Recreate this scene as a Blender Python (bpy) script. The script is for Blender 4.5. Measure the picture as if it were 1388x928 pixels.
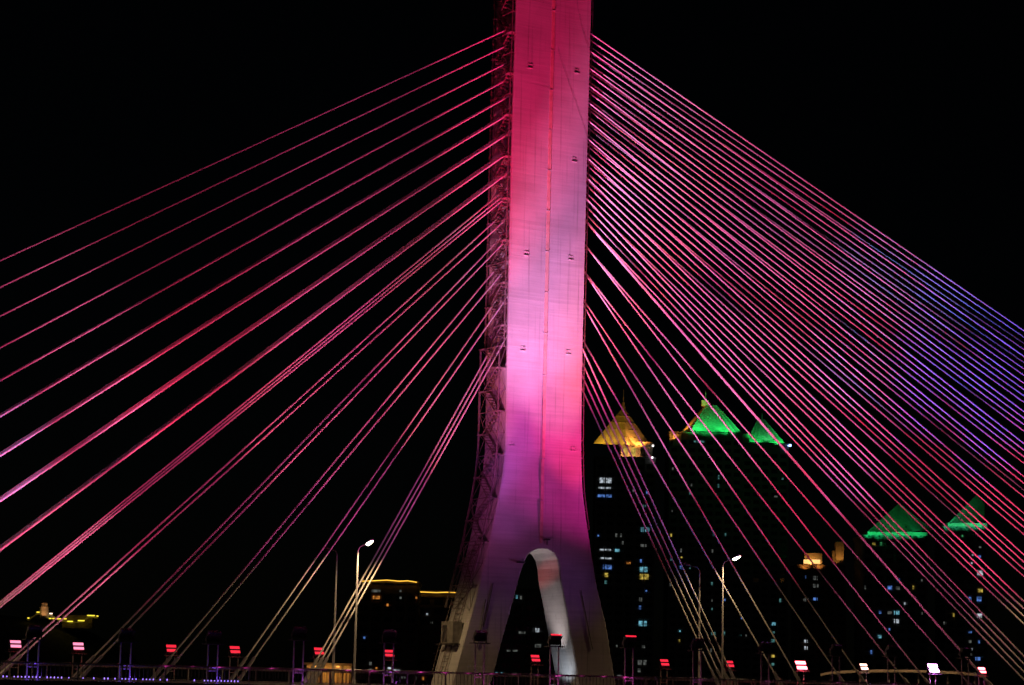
import bpy, math, random
from mathutils import Vector, Matrix
random.seed(7)
for o in list(bpy.data.objects): bpy.data.objects.remove(o)
scene = bpy.context.scene
COL = scene.collection

# ------------------------------------------------------------------ camera
FPX, IW, IH = 3000.0, 1388.0, 928.0
TH = math.radians(30.0)          # the bridge axis (X) recedes to the right by this angle
PITCH = math.atan2(463.0, FPX)
ROLL = math.radians(1.24)
DIST = 180.0
hr = Vector((math.cos(TH), -math.sin(TH), 0))     # horizontal right
hf = Vector((math.sin(TH), math.cos(TH), 0))      # horizontal forward
CAM = -DIST * hf - 2.75 * hr + Vector((0, 0, 0.4))
F = (math.cos(PITCH) * hf + math.sin(PITCH) * Vector((0, 0, 1))).normalized()
U0 = hr.cross(F)
RC = math.cos(ROLL) * hr + math.sin(ROLL) * U0
UC = -math.sin(ROLL) * hr + math.cos(ROLL) * U0
cd = bpy.data.cameras.new('camera'); cam = bpy.data.objects.new('camera', cd); COL.objects.link(cam)
cd.sensor_width = 36; cd.lens = FPX / IW * 36; cd.clip_end = 20000; cd.clip_start = 0.5
M = Matrix((RC, UC, -F)).transposed().to_4x4(); M.translation = CAM
cam.matrix_world = M
scene.camera = cam

def ray(px, py): return F + ((px - IW / 2) / FPX) * RC - ((py - IH / 2) / FPX) * UC
def on_y(px, py, Y):             # photo direction met with the vertical plane Y = const
    d = ray(px, py); return CAM + d * ((Y - CAM.y) / d.y)
def on_d(px, py, dep):           # at a horizontal distance straight ahead
    d = ray(px, py); return CAM + d * (dep / d.dot(hf))

# ------------------------------------------------------------------ night sky, moonlight fill
w = bpy.data.worlds.new('World'); scene.world = w; w.use_nodes = True
nt = w.node_tree; bg = nt.nodes['Background']
sky = nt.nodes.new('ShaderNodeTexSky'); sky.sky_type = 'NISHITA'; sky.sun_disc = False
sky.sun_elevation = math.radians(30); sky.sun_rotation = math.radians(150)
nt.links.new(sky.outputs[0], bg.inputs[0]); bg.inputs[1].default_value = 0.00014
sd = bpy.data.lights.new('moon_fill', 'SUN'); sd.energy = 0.004; sd.angle = math.radians(0.5); sd.color = (1, .95, .9)  # weak fill light added to the night scene
so = bpy.data.objects.new('moon_fill', sd); COL.objects.link(so)
so.rotation_euler = (math.radians(60), 0, math.radians(-30))
vs = scene.view_settings; vs.view_transform = 'Standard'; vs.look = 'None'; vs.gamma = 1; vs.exposure = 0
vs.use_curve_mapping = False
cy = scene.cycles; cy.use_adaptive_sampling = False; cy.max_bounces = 4; cy.diffuse_bounces = 2; cy.glossy_bounces = 2
cy.use_denoising = True; cy.denoiser = 'OPENIMAGEDENOISE'; cy.denoising_input_passes = 'RGB_ALBEDO'; cy.denoising_prefilter = 'NONE'; cy.light_sampling_threshold = 0
scene.render.filter_size = 1.6

# ------------------------------------------------------------------ helpers
class MB:
    def __init__(s): s.v = []; s.f = []
    def add(s, vs, fs):
        b = len(s.v); s.v += [tuple(p) for p in vs]; s.f += [tuple(b + i for i in f) for f in fs]; return s
    def box(s, c, h, ax=None):
        ax = ax or (Vector((1,0,0)), Vector((0,1,0)), Vector((0,0,1))); c = Vector(c)
        vs = [c + ax[0]*h[0]*i + ax[1]*h[1]*j + ax[2]*h[2]*k for k in (-1,1) for j in (-1,1) for i in (-1,1)]
        return s.add(vs, [(0,2,3,1),(4,5,7,6),(0,1,5,4),(2,6,7,3),(0,4,6,2),(1,3,7,5)])
    def tube(s, a, b, r, n=6, r2=None):
        a = Vector(a); b = Vector(b); d = (b - a).normalized(); r2 = r if r2 is None else r2
        x = d.cross(Vector((0.3,0.2,1)) if abs(d.z) < .9 else Vector((1,0,0))).normalized(); y = d.cross(x)
        vs = [a + (x*math.cos(2*math.pi*i/n) + y*math.sin(2*math.pi*i/n))*r for i in range(n)]
        vs += [b + (x*math.cos(2*math.pi*i/n) + y*math.sin(2*math.pi*i/n))*r2 for i in range(n)]
        return s.add(vs, [(i,(i+1)%n,n+(i+1)%n,n+i) for i in range(n)] + [tuple(range(n-1,-1,-1)), tuple(range(n,2*n))])
    def path(s, pts, r, n=6):
        for a, b in zip(pts, pts[1:]): s.tube(a, b, r, n)
        return s
    def prism(s, poly, off):     # polygon swept by a vector
        n = len(poly); off = Vector(off); P = [Vector(p) for p in poly]
        return s.add(P + [p + off for p in P], [tuple(range(n-1,-1,-1)), tuple(range(n,2*n))] + [(i,(i+1)%n,n+(i+1)%n,n+i) for i in range(n)])
    def build(s, name, mat, parent=None, smooth=False):
        me = bpy.data.meshes.new(name); me.from_pydata(s.v, [], s.f); me.update()
        me.materials.append(mat)
        if smooth:
            for p in me.polygons: p.use_smooth = True
        o = bpy.data.objects.new(name, me); COL.objects.link(o)
        if parent: o.parent = parent; o.matrix_parent_inverse = Matrix.Translation(-parent.location) if parent.type == 'EMPTY' else Matrix()
        return o
def tag(o, label=None, cat=None, group=None, kind=None):
    for k, v in (('label', label), ('category', cat), ('group', group), ('kind', kind)):
        if v: o[k] = v
    return o
def thing(name, label, cat, loc, group=None):
    o = bpy.data.objects.new(name, None); COL.objects.link(o); o.location = loc; o.empty_display_size = .3
    return tag(o, label, cat, group)
def lamp(name, typ, loc, col, power, parent=None, aim=None, cone=60, blend=.6, r=.15):
    l = bpy.data.lights.new(name, typ); l.energy = power; l.color = col; l.shadow_soft_size = r
    if typ == 'SPOT': l.spot_size = math.radians(cone); l.spot_blend = blend
    o = bpy.data.objects.new(name, l); COL.objects.link(o)
    m = Matrix.Translation(loc)
    if aim is not None: m = m @ (Vector(aim) - Vector(loc)).to_track_quat('-Z', 'Y').to_matrix().to_4x4()
    if parent: o.parent = parent; o.matrix_parent_inverse = Matrix.Translation(-parent.location)
    o.matrix_basis = m
    return o

def mat(name, col, rough=.6, metal=0, noise=0, scale=2., bump=0, stretch=(1,1,1), emit=None, estr=0):
    m = bpy.data.materials.new(name); m.use_nodes = True; t = m.node_tree; b = t.nodes['Principled BSDF']
    b.inputs['Roughness'].default_value = rough; b.inputs['Metallic'].default_value = metal
    b.inputs['Base Color'].default_value = (*col, 1)
    if noise or bump:
        tc = t.nodes.new('ShaderNodeTexCoord'); mp = t.nodes.new('ShaderNodeMapping'); mp.inputs['Scale'].default_value = stretch
        nz = t.nodes.new('ShaderNodeTexNoise'); nz.inputs['Scale'].default_value = scale; nz.inputs['Detail'].default_value = 6
        t.links.new(tc.outputs['Object'], mp.inputs[0]); t.links.new(mp.outputs[0], nz.inputs[0])
        if noise:
            rp = t.nodes.new('ShaderNodeValToRGB')
            rp.color_ramp.elements[0].position = .3; rp.color_ramp.elements[1].position = .7
            rp.color_ramp.elements[0].color = (*[c*(1-noise) for c in col], 1); rp.color_ramp.elements[1].color = (*[min(1,c*(1+noise)) for c in col], 1)
            t.links.new(nz.outputs[0], rp.inputs[0]); t.links.new(rp.outputs[0], b.inputs['Base Color'])
        if bump:
            bp = t.nodes.new('ShaderNodeBump'); bp.inputs['Strength'].default_value = bump; bp.inputs['Distance'].default_value = .05
            t.links.new(nz.outputs[0], bp.inputs['Height']); t.links.new(bp.outputs[0], b.inputs['Normal'])
    if emit:
        b.inputs['Emission Color'].default_value = (*emit, 1); b.inputs['Emission Strength'].default_value = estr
    return m

def concrete():
    m = bpy.data.materials.new('board_marked_concrete'); m.use_nodes = True; t = m.node_tree; L = t.links.new
    b = t.nodes['Principled BSDF']; b.inputs['Roughness'].default_value = .8
    tc = t.nodes.new('ShaderNodeTexCoord')
    def noise(sc, stretch, det=5):
        mp = t.nodes.new('ShaderNodeMapping'); mp.inputs['Scale'].default_value = stretch
        n = t.nodes.new('ShaderNodeTexNoise'); n.inputs['Scale'].default_value = sc; n.inputs['Detail'].default_value = det
        L(tc.outputs['Object'], mp.inputs[0]); L(mp.outputs[0], n.inputs[0]); return n
    def ramp(src, p0, p1, c0, c1):
        r = t.nodes.new('ShaderNodeValToRGB'); e = r.color_ramp.elements
        e[0].position = p0; e[1].position = p1; e[0].color = (c0,c0,c0,1); e[1].color = (c1,c1,c1,1); L(src, r.inputs[0]); return r
    def mul(a, c):
        x = t.nodes.new('ShaderNodeMix'); x.data_type = 'RGBA'; x.blend_type = 'MULTIPLY'; x.inputs[0].default_value = 1
        L(a, x.inputs[6]); L(c, x.inputs[7]); return x.outputs[2]
    boards = noise(1., (.25, .25, 9.), 3)             # thin horizontal board marks
    patch = noise(.35, (1, 1, 1.), 6)
    streak = noise(1., (5., 5., .12), 4)              # rain streaks running down
    grain = noise(14., (1, 1, 1), 3)
    base = t.nodes.new('ShaderNodeRGB'); base.outputs[0].default_value = (.52, .51, .50, 1)
    c = mul(base.outputs[0], ramp(boards.outputs[0], .35, .65, .88, 1.).outputs[0])
    c = mul(c, ramp(patch.outputs[0], .3, .7, .74, 1.).outputs[0])
    c = mul(c, ramp(streak.outputs[0], .28, .42, .70, 1.).outputs[0])
    c = mul(c, ramp(grain.outputs[0], .3, .7, .93, 1.).outputs[0])
    wv = t.nodes.new('ShaderNodeTexWave'); wv.bands_direction = 'Z'; wv.inputs['Scale'].default_value = .1; wv.inputs['Distortion'].default_value = .35
    wv.inputs['Detail Scale'].default_value = .4
    L(tc.outputs['Object'], wv.inputs[0])
    c = mul(c, ramp(wv.outputs[0], .004, .02, .94, 1.).outputs[0])   # pour joints
    L(c, b.inputs['Base Color'])
    bp = t.nodes.new('ShaderNodeBump'); bp.inputs['Strength'].default_value = .35; bp.inputs['Distance'].default_value = .04
    L(boards.outputs[0], bp.inputs['Height']); L(bp.outputs[0], b.inputs['Normal'])
    return m

CONC = concrete()
SHEATH = mat('cable_sheath', (.58,.58,.58), .45, noise=.06, scale=.8)
STEEL = mat('galvanised_steel', (.32,.32,.33), .45, .6, noise=.2, scale=3)
RUST = mat('rusty_scaffold_steel', (.17,.13,.12), .7, .2, noise=.35, scale=4)
DARK = mat('dark_painted_metal', (.05,.05,.055), .5, .3, noise=.2, scale=5)
POLE = mat('grey_painted_pole', (.42,.42,.42), .45, .2, noise=.1, scale=2)
ASPH = mat('asphalt', (.05,.05,.05), .9, noise=.25, scale=6, bump=.2)
STAIN = mat('dark_box_paint', (.16,.15,.15), .7, noise=.3, scale=6)
LINE = mat('black_line', (.03,.03,.03), .6, noise=.1)
PANEL = mat('weathered_sheet_metal', (.2,.19,.17), .6, .1, noise=.3, scale=2.5)
WALL = mat('dark_facade_render', (.22,.21,.20), .8, noise=.15, scale=.3)
BROWN = mat('brown_facade_tile', (.20,.14,.11), .8, noise=.2, scale=.4)
CREAM = mat('cream_facade_stone', (.55,.48,.38), .75, noise=.15, scale=.6)
ROOF = mat('pale_roof_tile', (.48,.48,.44), .65, noise=.2, scale=.9, bump=.4, stretch=(1,1,3))
GLASS = mat('dark_window_glass', (.03,.035,.04), .1, noise=.1)
FRAME = mat('window_frame', (.12,.12,.12), .6, noise=.1)
WATER = mat('river_water', (.01,.015,.02), .08, bump=.3, scale=.6)
GROUND = mat('dark_earth', (.06,.055,.05), .95, noise=.3, scale=.2)

def window_mat(name, col, strength, var=.8):
    m = bpy.data.materials.new(name); m.use_nodes = True; t = m.node_tree; L = t.links.new
    b = t.nodes['Principled BSDF']; b.inputs['Base Color'].default_value = (.05,.05,.05,1); b.inputs['Roughness'].default_value = .3
    tc = t.nodes.new('ShaderNodeTexCoord'); oi = t.nodes.new('ShaderNodeObjectInfo')
    ad = t.nodes.new('ShaderNodeVectorMath'); ad.operation = 'ADD'
    sc = t.nodes.new('ShaderNodeVectorMath'); sc.operation = 'SCALE'; sc.inputs[3].default_value = 37.
    cb = t.nodes.new('ShaderNodeCombineXYZ')
    for i in range(3): L(oi.outputs['Random'], cb.inputs[i])
    L(cb.outputs[0], sc.inputs[0]); L(tc.outputs['Object'], ad.inputs[0]); L(sc.outputs[0], ad.inputs[1])
    n = t.nodes.new('ShaderNodeTexNoise'); n.inputs['Scale'].default_value = .9; n.inputs['Detail'].default_value = 2
    L(ad.outputs[0], n.inputs[0])
    r = t.nodes.new('ShaderNodeValToRGB'); r.color_ramp.elements[0].position = .38; r.color_ramp.elements[1].position = .62
    r.color_ramp.elements[0].color = (1-var,)*3 + (1,)
    L(n.outputs[0], r.inputs[0])
    mu = t.nodes.new('ShaderNodeMath'); mu.operation = 'MULTIPLY'; mu.inputs[1].default_value = strength
    L(r.outputs[0], mu.inputs[0])
    b.inputs['Emission Color'].default_value = (*col, 1); L(mu.outputs[0], b.inputs['Emission Strength'])
    return m
WM = {'w': window_mat('room_light_white', (.8,.9,1.), .62), 'c': window_mat('room_light_cyan', (.25,.75,.95), .6),
      'b': window_mat('room_light_blue', (.15,.35,1.), .62), 'y': window_mat('room_light_yellow', (1.,.72,.12), .55),
      'o': window_mat('room_light_orange', (1.,.35,.06), .6), 't': window_mat('room_light_teal', (.2,.6,.6), .3),
      'd': window_mat('room_light_dim', (.7,.75,.7), .13), 'g': window_mat('room_light_green', (.1,.7,.25), .35)}

# ------------------------------------------------------------------ setting
tag(MB().box((500, -1500, -10.5), (6000, 1531, .5)).build('river_water', WATER), kind='structure')
tag(MB().box((500, 3040, -6.5), (6000, 3000, 5)).build('far_bank_ground', GROUND), kind='structure')
tag(MB().box((CAM.x, CAM.y - 40, -6.1), (300, 60, 5)).build('near_bank_ground', GROUND), kind='structure')

# ------------------------------------------------------------------ the bridge
D2 = 1.75                                             # half thickness of the pylon
bridge = thing('cable_stayed_bridge', 'pale concrete cable-stayed bridge with A-legged pylon and pink-lit fans of stay cables', 'bridge', (0, 0, 0))
# deck
deck = MB().box((5, 1, -.9), (165, 17.2, .9)).box((5, 1, -2.3), (165, 7, .5)).build('deck', mat('deck_concrete', (.4,.4,.39), .8, noise=.15, scale=.5), bridge)
for y0, y1 in ((-14.2, -2.6), (2.6, 16.2)):
    MB().box((5, (y0+y1)/2, .006), (165, (y1-y0)/2, .01)).build('carriageway', ASPH, deck)
MB().box((5, 0, .09), (165, 2.45, .088)).build('median', mat('median_concrete', (.35,.35,.34), .8, noise=.2, scale=1), deck)
for x in (-60, 0, 70):
    MB().box((x, 0, -6.6), (5.5 if x == 0 else 2, 2.4, 3.6)).build('pier', CONC, bridge)

# outlines of the front face, taken from the photograph
LO = [(701,-60),(701,4),(697,120),(694,230),(689,460),(686.5,560),(686,600),(683.5,630),(679,660),(671,700),(663,740),(654,774),(641,823),(617,911),(611,932)]
RO = [(803,-60),(802,4),(799,120),(796,230),(790.5,460),(789,560),(788.5,600),(789,640),(790,665),(794.5,700),(803,756),(810,798),(822,847),(833,916),(836,936)]
LI = [(735,743),(727,744.4),(720,748),(715,753),(711,762),(706.5,774),(695.5,815.5),(681,867),(670,911),(664,932)]
RI = [(735,743),(743,744.4),(750,749),(755.5,758),(758,770),(759.5,786),(768,830),(776.6,879),(783,916),(786,935)]
YF = -D2
def curve(pts):
    q = sorted(((p := on_y(x, y, YF)).z, p.x) for x, y in pts)
    zs = [a for a, b in q]; xs = [b for a, b in q]
    def f(z):
        if z <= zs[0]: i = 0
        elif z >= zs[-1]: i = len(zs) - 2
        else: i = max(k for k in range(len(zs)-1) if zs[k] <= z)
        u = (z - zs[i]) / (zs[i+1] - zs[i] + 1e-9)
        return xs[i] + (xs[i+1] - xs[i]) * u
    return f
xl, xr, xil, xir = curve(LO), curve(RO), curve(LI), curve(RI)
ZA = on_y(735, 743, YF).z                              # top of the arch opening
ZS = on_y(688, 492, YF).z                              # below this height the shaft is solid
ZT = on_y(751, -40, YF).z
GR = .16                                               # depth of the shallow valley down the middle of each broad face
def xc(z): return on_y(752 + (738-752) * (z - ZT) / (on_y(738, 740, YF).z - ZT), 0, YF).x if False else 0.5 * (xl(max(z, ZA)) + xr(max(z, ZA)))
def smoothed(f, z, h=.5): return (f(z-h) + 2*f(z) + f(z+h)) / 4
def rows(z0, z1, n): return [z0 + (z1-z0)*i/n for i in range(n+1)]
b = MB()
# shaft (two broad slabs and a web above ZS, solid below), as closed rings stacked up
def stack(rings):
    n = len(rings[0]); vs = [p for r in rings for p in r]; fs = []
    for k in range(len(rings)-1):
        for i in range(n):
            j = (i+1) % n; fs.append((k*n+i, k*n+j, (k+1)*n+j, (k+1)*n+i))
    fs.append(tuple(range(n-1, -1, -1))); fs.append(tuple((len(rings)-1)*n + i for i in range(n)))
    b.add(vs, fs)
def groove(z): return GR * min(1, max(0, (z - ZA - .3) / 6.0))
def solid(z):
    l, r, c, g = smoothed(xl, z), smoothed(xr, z), xc(z), groove(z); e = .09
    return [(l+e,-D2,z),(c-.25,-D2+g,z),(c+.25,-D2+g,z),(r-e,-D2,z),(r,-D2+e,z),(r,D2-e,z),(r-e,D2,z),(c,D2-g,z),(l+e,D2,z),(l,D2-e,z),(l,-D2+e,z)]
stack([solid(z) for z in rows(ZA, ZS, 30)])
TK = .24
def slab(z, s):
    l, r, c, g = smoothed(xl, z), smoothed(xr, z), xc(z), GR; e = .07
    q = [(l+e,-D2),(c-.25,-D2+g),(c+.25,-D2+g),(r-e,-D2),(r,-D2+e),(r,-D2+TK+.3*0),(c,-D2+TK+g+.1),(l,-D2+TK),(l,-D2+e)]
    return [(x, y*s, z) for x, y in (q if s > 0 else q[::-1])]
for s in (1, -1): stack([slab(z, s) for z in rows(ZS, ZT, 30)])
stack([[(xl(z)+1.5,-D2+TK-.02,z),(xr(z)-1.5,-D2+TK-.02,z),(xr(z)-1.5,D2-TK+.02,z),(xl(z)+1.5,D2-TK+.02,z)] for z in rows(ZS-.02, ZT-.05, 4)])
# legs around the arch
zz = sorted(set(rows(-.6, ZA-1.6, 24) + rows(ZA-1.6, ZA, 26)))
e = .08
def legring(a, bb, z, e): return [(a+e,-D2,z),(bb-e,-D2,z),(bb,-D2+e,z),(bb,D2-e,z),(bb-e,D2,z),(a+e,D2,z),(a,D2-e,z),(a,-D2+e,z)]
def inner(f, z): return f(z)
stack([legring(smoothed(xl, z), inner(xil, z), z, e) for z in zz])
stack([legring(inner(xir, z), smoothed(xr, z), z, e) for z in zz])
pylon = b.build('pylon', CONC, bridge)
# conduit down the middle valley
def front(px, py, dy=0): return on_y(px, py, YF + dy)
HB = mat('hatch_concrete', (.40,.37,.36), .8, noise=.25, scale=4)
cv = MB(); zs = rows(ZA + .4, ZT, 14)
for z0, z1 in zip(zs, zs[1:]):
    cv.box((xc((z0+z1)/2), YF + groove((z0+z1)/2) - .03, (z0+z1)/2), (.13, .06, (z1-z0)/2 - .012))
cv.build('conduit', mat('conduit_strip', (.50,.34,.27), .6, noise=.2, scale=2), pylon)
for z in zs[1:-1]: MB().box((xc(z), YF + groove(z) - .07, z), (.16, .045, .03)).build('conduit_clamp', HB, pylon)
def face_y(x, z):
    c = xc(z); hw = (xr(z)-xl(z))/2; return YF + groove(z) * max(0, 1 - abs(x-c)/hw)
for px, py in ((719,89),(782,96),(779,216),(714,343),(774,349),(709,472),(771,477),(694,601),(778,608)):
    p = front(px, py); y = face_y(p.x, p.z)
    h = MB().box((p.x, y, p.z+.16), (.22,.03,.02)).box((p.x-.21, y, p.z), (.02,.03,.14)).box((p.x+.21, y, p.z), (.02,.03,.14)).box((p.x, y-.01, p.z-.17), (.25,.06,.03)).build('access_hatch', HB, pylon)
    MB().box((p.x, y, p.z), (.19,.012,.14)).build('hatch_door', HB, h)
def thin_line(pts, r=.007):
    q = []
    for x, y in pts:
        p = front(x, y); p.y = face_y(p.x, p.z) - .05; q.append(p)
    return MB().path(q, r, 5).build('wire_and_shadow', LINE, pylon)
thin_line([(781,-20),(783,8),(788,34),(794,56),(801,72)]); thin_line([(757,66),(764,90),(772,114),(783,146),(797,190)])  # wire shadow on the face, modelled as thin dark strands
thin_line([(658,812),(651,855),(646,878)], .03); thin_line([(668,790),(660,830),(655,850)], .03); thin_line([(787,800),(793,830),(801,872),(803,880)], .03)
MB().path([front(741.5, 731, -.1), front(741.5, 738, -.1)], .05).box(front(741.5,731,-.15), (.18,.2,.05)).build('arch_fixture', DARK, pylon)
MB().box(front(706, 762, -.2), (.3,.2,.06)).build('arch_fixture', DARK, pylon)

# ------------------------------------------------------------------ stay cables
def cable(t, a, c, side, r=.066):
    A = on_y(a[0], a[1], t); B = on_y(c[0], c[1], t); d = B - A
    z_at = lambda X: A + d * ((X - A.x) / d.x)
    c0 = 0.5*(xl(40)+xr(40)); top = z_at(c0 + side * 1.9)
    k = (0.16 - A.z) / d.z; bot = A + d * k
    lim = 160 if side > 0 else -155
    if bot.x * side > lim * side: bot = z_at(lim)
    # gentle sag, eight pieces
    L = (bot - top).length; pts = []
    for i in range(11):
        u = i / 10; p = top.lerp(bot, u); p.z -= L * .0011 * 4 * u * (1-u) - 0; pts.append(p)
    o = MB(); n = 8; dd = (bot - top).normalized(); x = dd.cross(Vector((0,0,1))).normalized(); y = dd.cross(x)
    vs = [p + (x*math.cos(2*math.pi*i/n) + y*math.sin(2*math.pi*i/n))*r for p in pts for i in range(n)]
    fs = [(k*n+i, k*n+(i+1)%n, (k+1)*n+(i+1)%n, (k+1)*n+i) for k in range(10) for i in range(n)]
    o.add(vs, fs); ob = o.build('stay_cable', SHEATH, bridge, True)
    u = (bot-top).normalized()
    MB().tube(top - u*.2, top + u*1.15, .15, 8, .12).build('anchor_tube', STEEL, ob)
    MB().tube(bot - u*2.2, bot, .13, 8, .16).build('deck_socket', STEEL, ob)
    return ob
GL = [(697,35,349),(696,57,385),(695.5,80.6,424),(695.5,103,467),(695,126.5,511),(694,150.5,559),(694,176,612),(693,202,673),(692,229,739)]
for i, (x0, y0, y1) in enumerate(GL):
    sp = (.10,.10,.12,.2,.36,.46,.5,.5,.46)[i]
    for t in (-1.5*sp, -.5*sp, .5*sp, 1.5*sp):
        a = on_y(x0, y0, 0); c = on_y(4, y1, 0)       # parallel in plan, side by side across the median
        A = Vector((a.x, t, a.z)); B = Vector((c.x, t, c.z))
        def px(P):
            v = P - CAM; k = v.dot(F); return (IW/2 + v.dot(RC)/k*FPX, IH/2 - v.dot(UC)/k*FPX)
        cable(t, px(A), px(B), -1, (.066,.066,.066,.068,.072,.085,.09,.09,.085)[i])
for t, a, c in ((-.5,(151,700),(4,819)),(0,(146,700),(4,815.3)),(.5,(141,700),(4,811.8)),
                (-.62,(238,700),(21.4,895)),(.62,(228,700),(12.6,895)),(-.62,(321.5,700),(112,915.6)),(.62,(311.4,700),(102,915.6)),
                (-.7,(402.6,700),(234.5,900)),(.7,(390.5,700),(223,900)),(-.68,(478.8,700),(341,896.7)),(.68,(467.4,700),(330,896.7)),
                (-.8,(550.6,700),(436,905.5)),(0,(544.4,700),(429.6,905.5)),(.8,(538,700),(423,905.5))):
    cable(t, a, c, -1)
Y8 = [85.6,111,136,161.5,187,214,242,271.5,303,337]; Y13 = [443,477.8,514.2,552.8,596,640.8,690.9,746.9,810.4,885]
for i in range(10):
    s0 = 9.0 + .18*i; s1 = 8.5 + .0267*i*i
    for k in range(4): cable(-1.38 + .92*k, (860, Y8[i] + s0*k), (1384, Y13[i] + s1*k), 1)
for t, a, c in ((-.3,(860,374),(1338.6,922.6)),(.0,(860,375.5),(1338.6,924.2)),(.5,(843.4,390),(1310,922.6)),(-.5,(839,390),(1255,922)),
                (.5,(860,454),(1227,922)),(-.5,(860,468),(1170,922)),(.5,(860,507.7),(1140,920)),(-.5,(858,530),(1083,922)),(-.9,(830,530),(1040,895)),
                (-1.38,(816,530),(994.8,920)),(-.46,(807,530),(986,920)),(.46,(798.8,530),(977.6,920)),(1.38,(790.4,530),(969.4,920))):
    cable(t, a, c, 1)

# ------------------------------------------------------------------ access stairs, masts and cabin on the pylon flanks
stairs = bpy.data.objects.new('access_stair', None); COL.objects.link(stairs); stairs.parent = bridge
def lx(z): return smoothed(xl, z)
zt = 6.3; z = zt; k = 0
zs = []
while z < ZT - 2: zs.append(z); z += 1.75
for k, z0 in enumerate(zs):
    z1 = z0 + 1.75; s = 1 if k % 2 else -1
    xa = lx(z0) - .36; xb = lx(z1) - .36
    if z0 > ZS: xa += .42; xb += .42
    ya, yb = (-1.0, 1.0) if s > 0 else (1.0, -1.0)
    m = MB()
    for dx in (-.3, .3): m.tube((xa+dx, ya, z0), (xb+dx, yb, z1), .035, 4); m.tube((xa+dx, ya, z0+.9), (xb+dx, yb, z1+.9), .02, 4)
    for i in range(1, 7):
        u = i/7; m.box((xa+(xb-xa)*u, ya+(yb-ya)*u, z0+1.75*u), (.3,.11,.02))
    m.build('stair_flight', RUST, stairs)
    MB().box((xb, yb*1.18, z1), (.5,.36,.03)).tube((xb-.3, -1.5, z1), (xb-.3, 1.5, z1), .035, 4).tube((xb-.3,-1.5,z1),(xb+.5,-1.5,z1),.03,4).build('landing', RUST, stairs)
    q = MB()
    for y in (-1.5, 1.5):
        q.tube((xa-.3, y, z0), (xb-.3, y, z1), .045, 5)
        q.tube((xa-.3, y, z0), (xb+.3, y, z1), .025, 4) if k % 2 else q.tube((xa+.3, y, z0), (xb-.3, y, z1), .025, 4)
    q.tube((xa-.3, -1.5, z0), (xb-.3, 1.5, z1), .022, 4)
    q.build('mast_bay', RUST, stairs)
    # thin hoist rail standing off the mast
    q = MB().tube((xa-.62, 1.1, z0), (xb-.62, 1.1, z1), .03, 4)
    q.tube((xa-.62, 1.1, z0), (xa-.3, 1.1, z0), .02, 4).build('hoist_rail', RUST, stairs)
# ladder down the sloping leg
ladder = bpy.data.objects.new('leg_ladder', None); COL.objects.link(ladder); ladder.parent = bridge
zs2 = [1.2 + .42*i for i in range(25)]
for y in (-.45, .45):
    m = MB()
    for a, c in zip(zs2, zs2[1:]): m.tube((lx(a)-.22, y, a), (lx(c)-.22, y, c), .035, 4)
    m.build('ladder_rail', RUST, ladder)
for a in zs2: MB().tube((lx(a)-.22, -.45, a), (lx(a)-.22, .45, a), .028, 4).build('rung', RUST, ladder)
for a in zs2[::4]:
    m = MB()
    for i in range(6):
        a0, a1 = math.pi*i/6, math.pi*(i+1)/6
        m.tube((lx(a)-.22-.75*math.sin(a0), .5*math.cos(a0), a), (lx(a)-.22-.75*math.sin(a1), .5*math.cos(a1), a), .02, 4)
    m.build('safety_hoop', RUST, ladder)
m = MB()
for y in (-.3, .3):
    for a, c in zip(zs2, zs2[1:]): m.tube((lx(a)-.95, y, a), (lx(c)-.95, y, c), .018, 4)
m.build('cage_bar', RUST, ladder)
# sheet metal cabin at the foot
zc = on_y(612, 857, 0).z; xc0 = lx(zc)
cab = MB().box((xc0-.42, -.15, zc), (.42, .95, .85)).build('access_cabin', PANEL, bridge)
MB().box((xc0-.5, -.1, zc-.93), (.6, 1.2, .05)).build('cabin_floor', DARK, cab)
MB().box((xc0-.85, .2, zc-.1), (.02, .35, .66)).build('cabin_door', DARK, cab)
# mast on the other flank
mast = bpy.data.objects.new('service_mast', None); COL.objects.link(mast); mast.parent = bridge
def rx(z): return smoothed(xr, z)
z = 13.0
while z < ZT - 2:
    z1 = z + 1.45; m = MB()
    for y in (-1.2, 0): m.tube((rx(z)+.48, y, z), (rx(z1)+.48, y, z1), .045, 5)
    m.tube((rx(z), -1.2, z), (rx(z)+.5, -1.2, z), .03, 4); m.tube((rx(z)+.48, -1.2, z), (rx(z)+.48, 0, z1), .02, 4); m.tube((rx(z)+.48, -1.2, z), (rx(z)+.48, 0, z), .025, 4)
    m.build('mast_section', RUST, mast); z = z1

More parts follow.
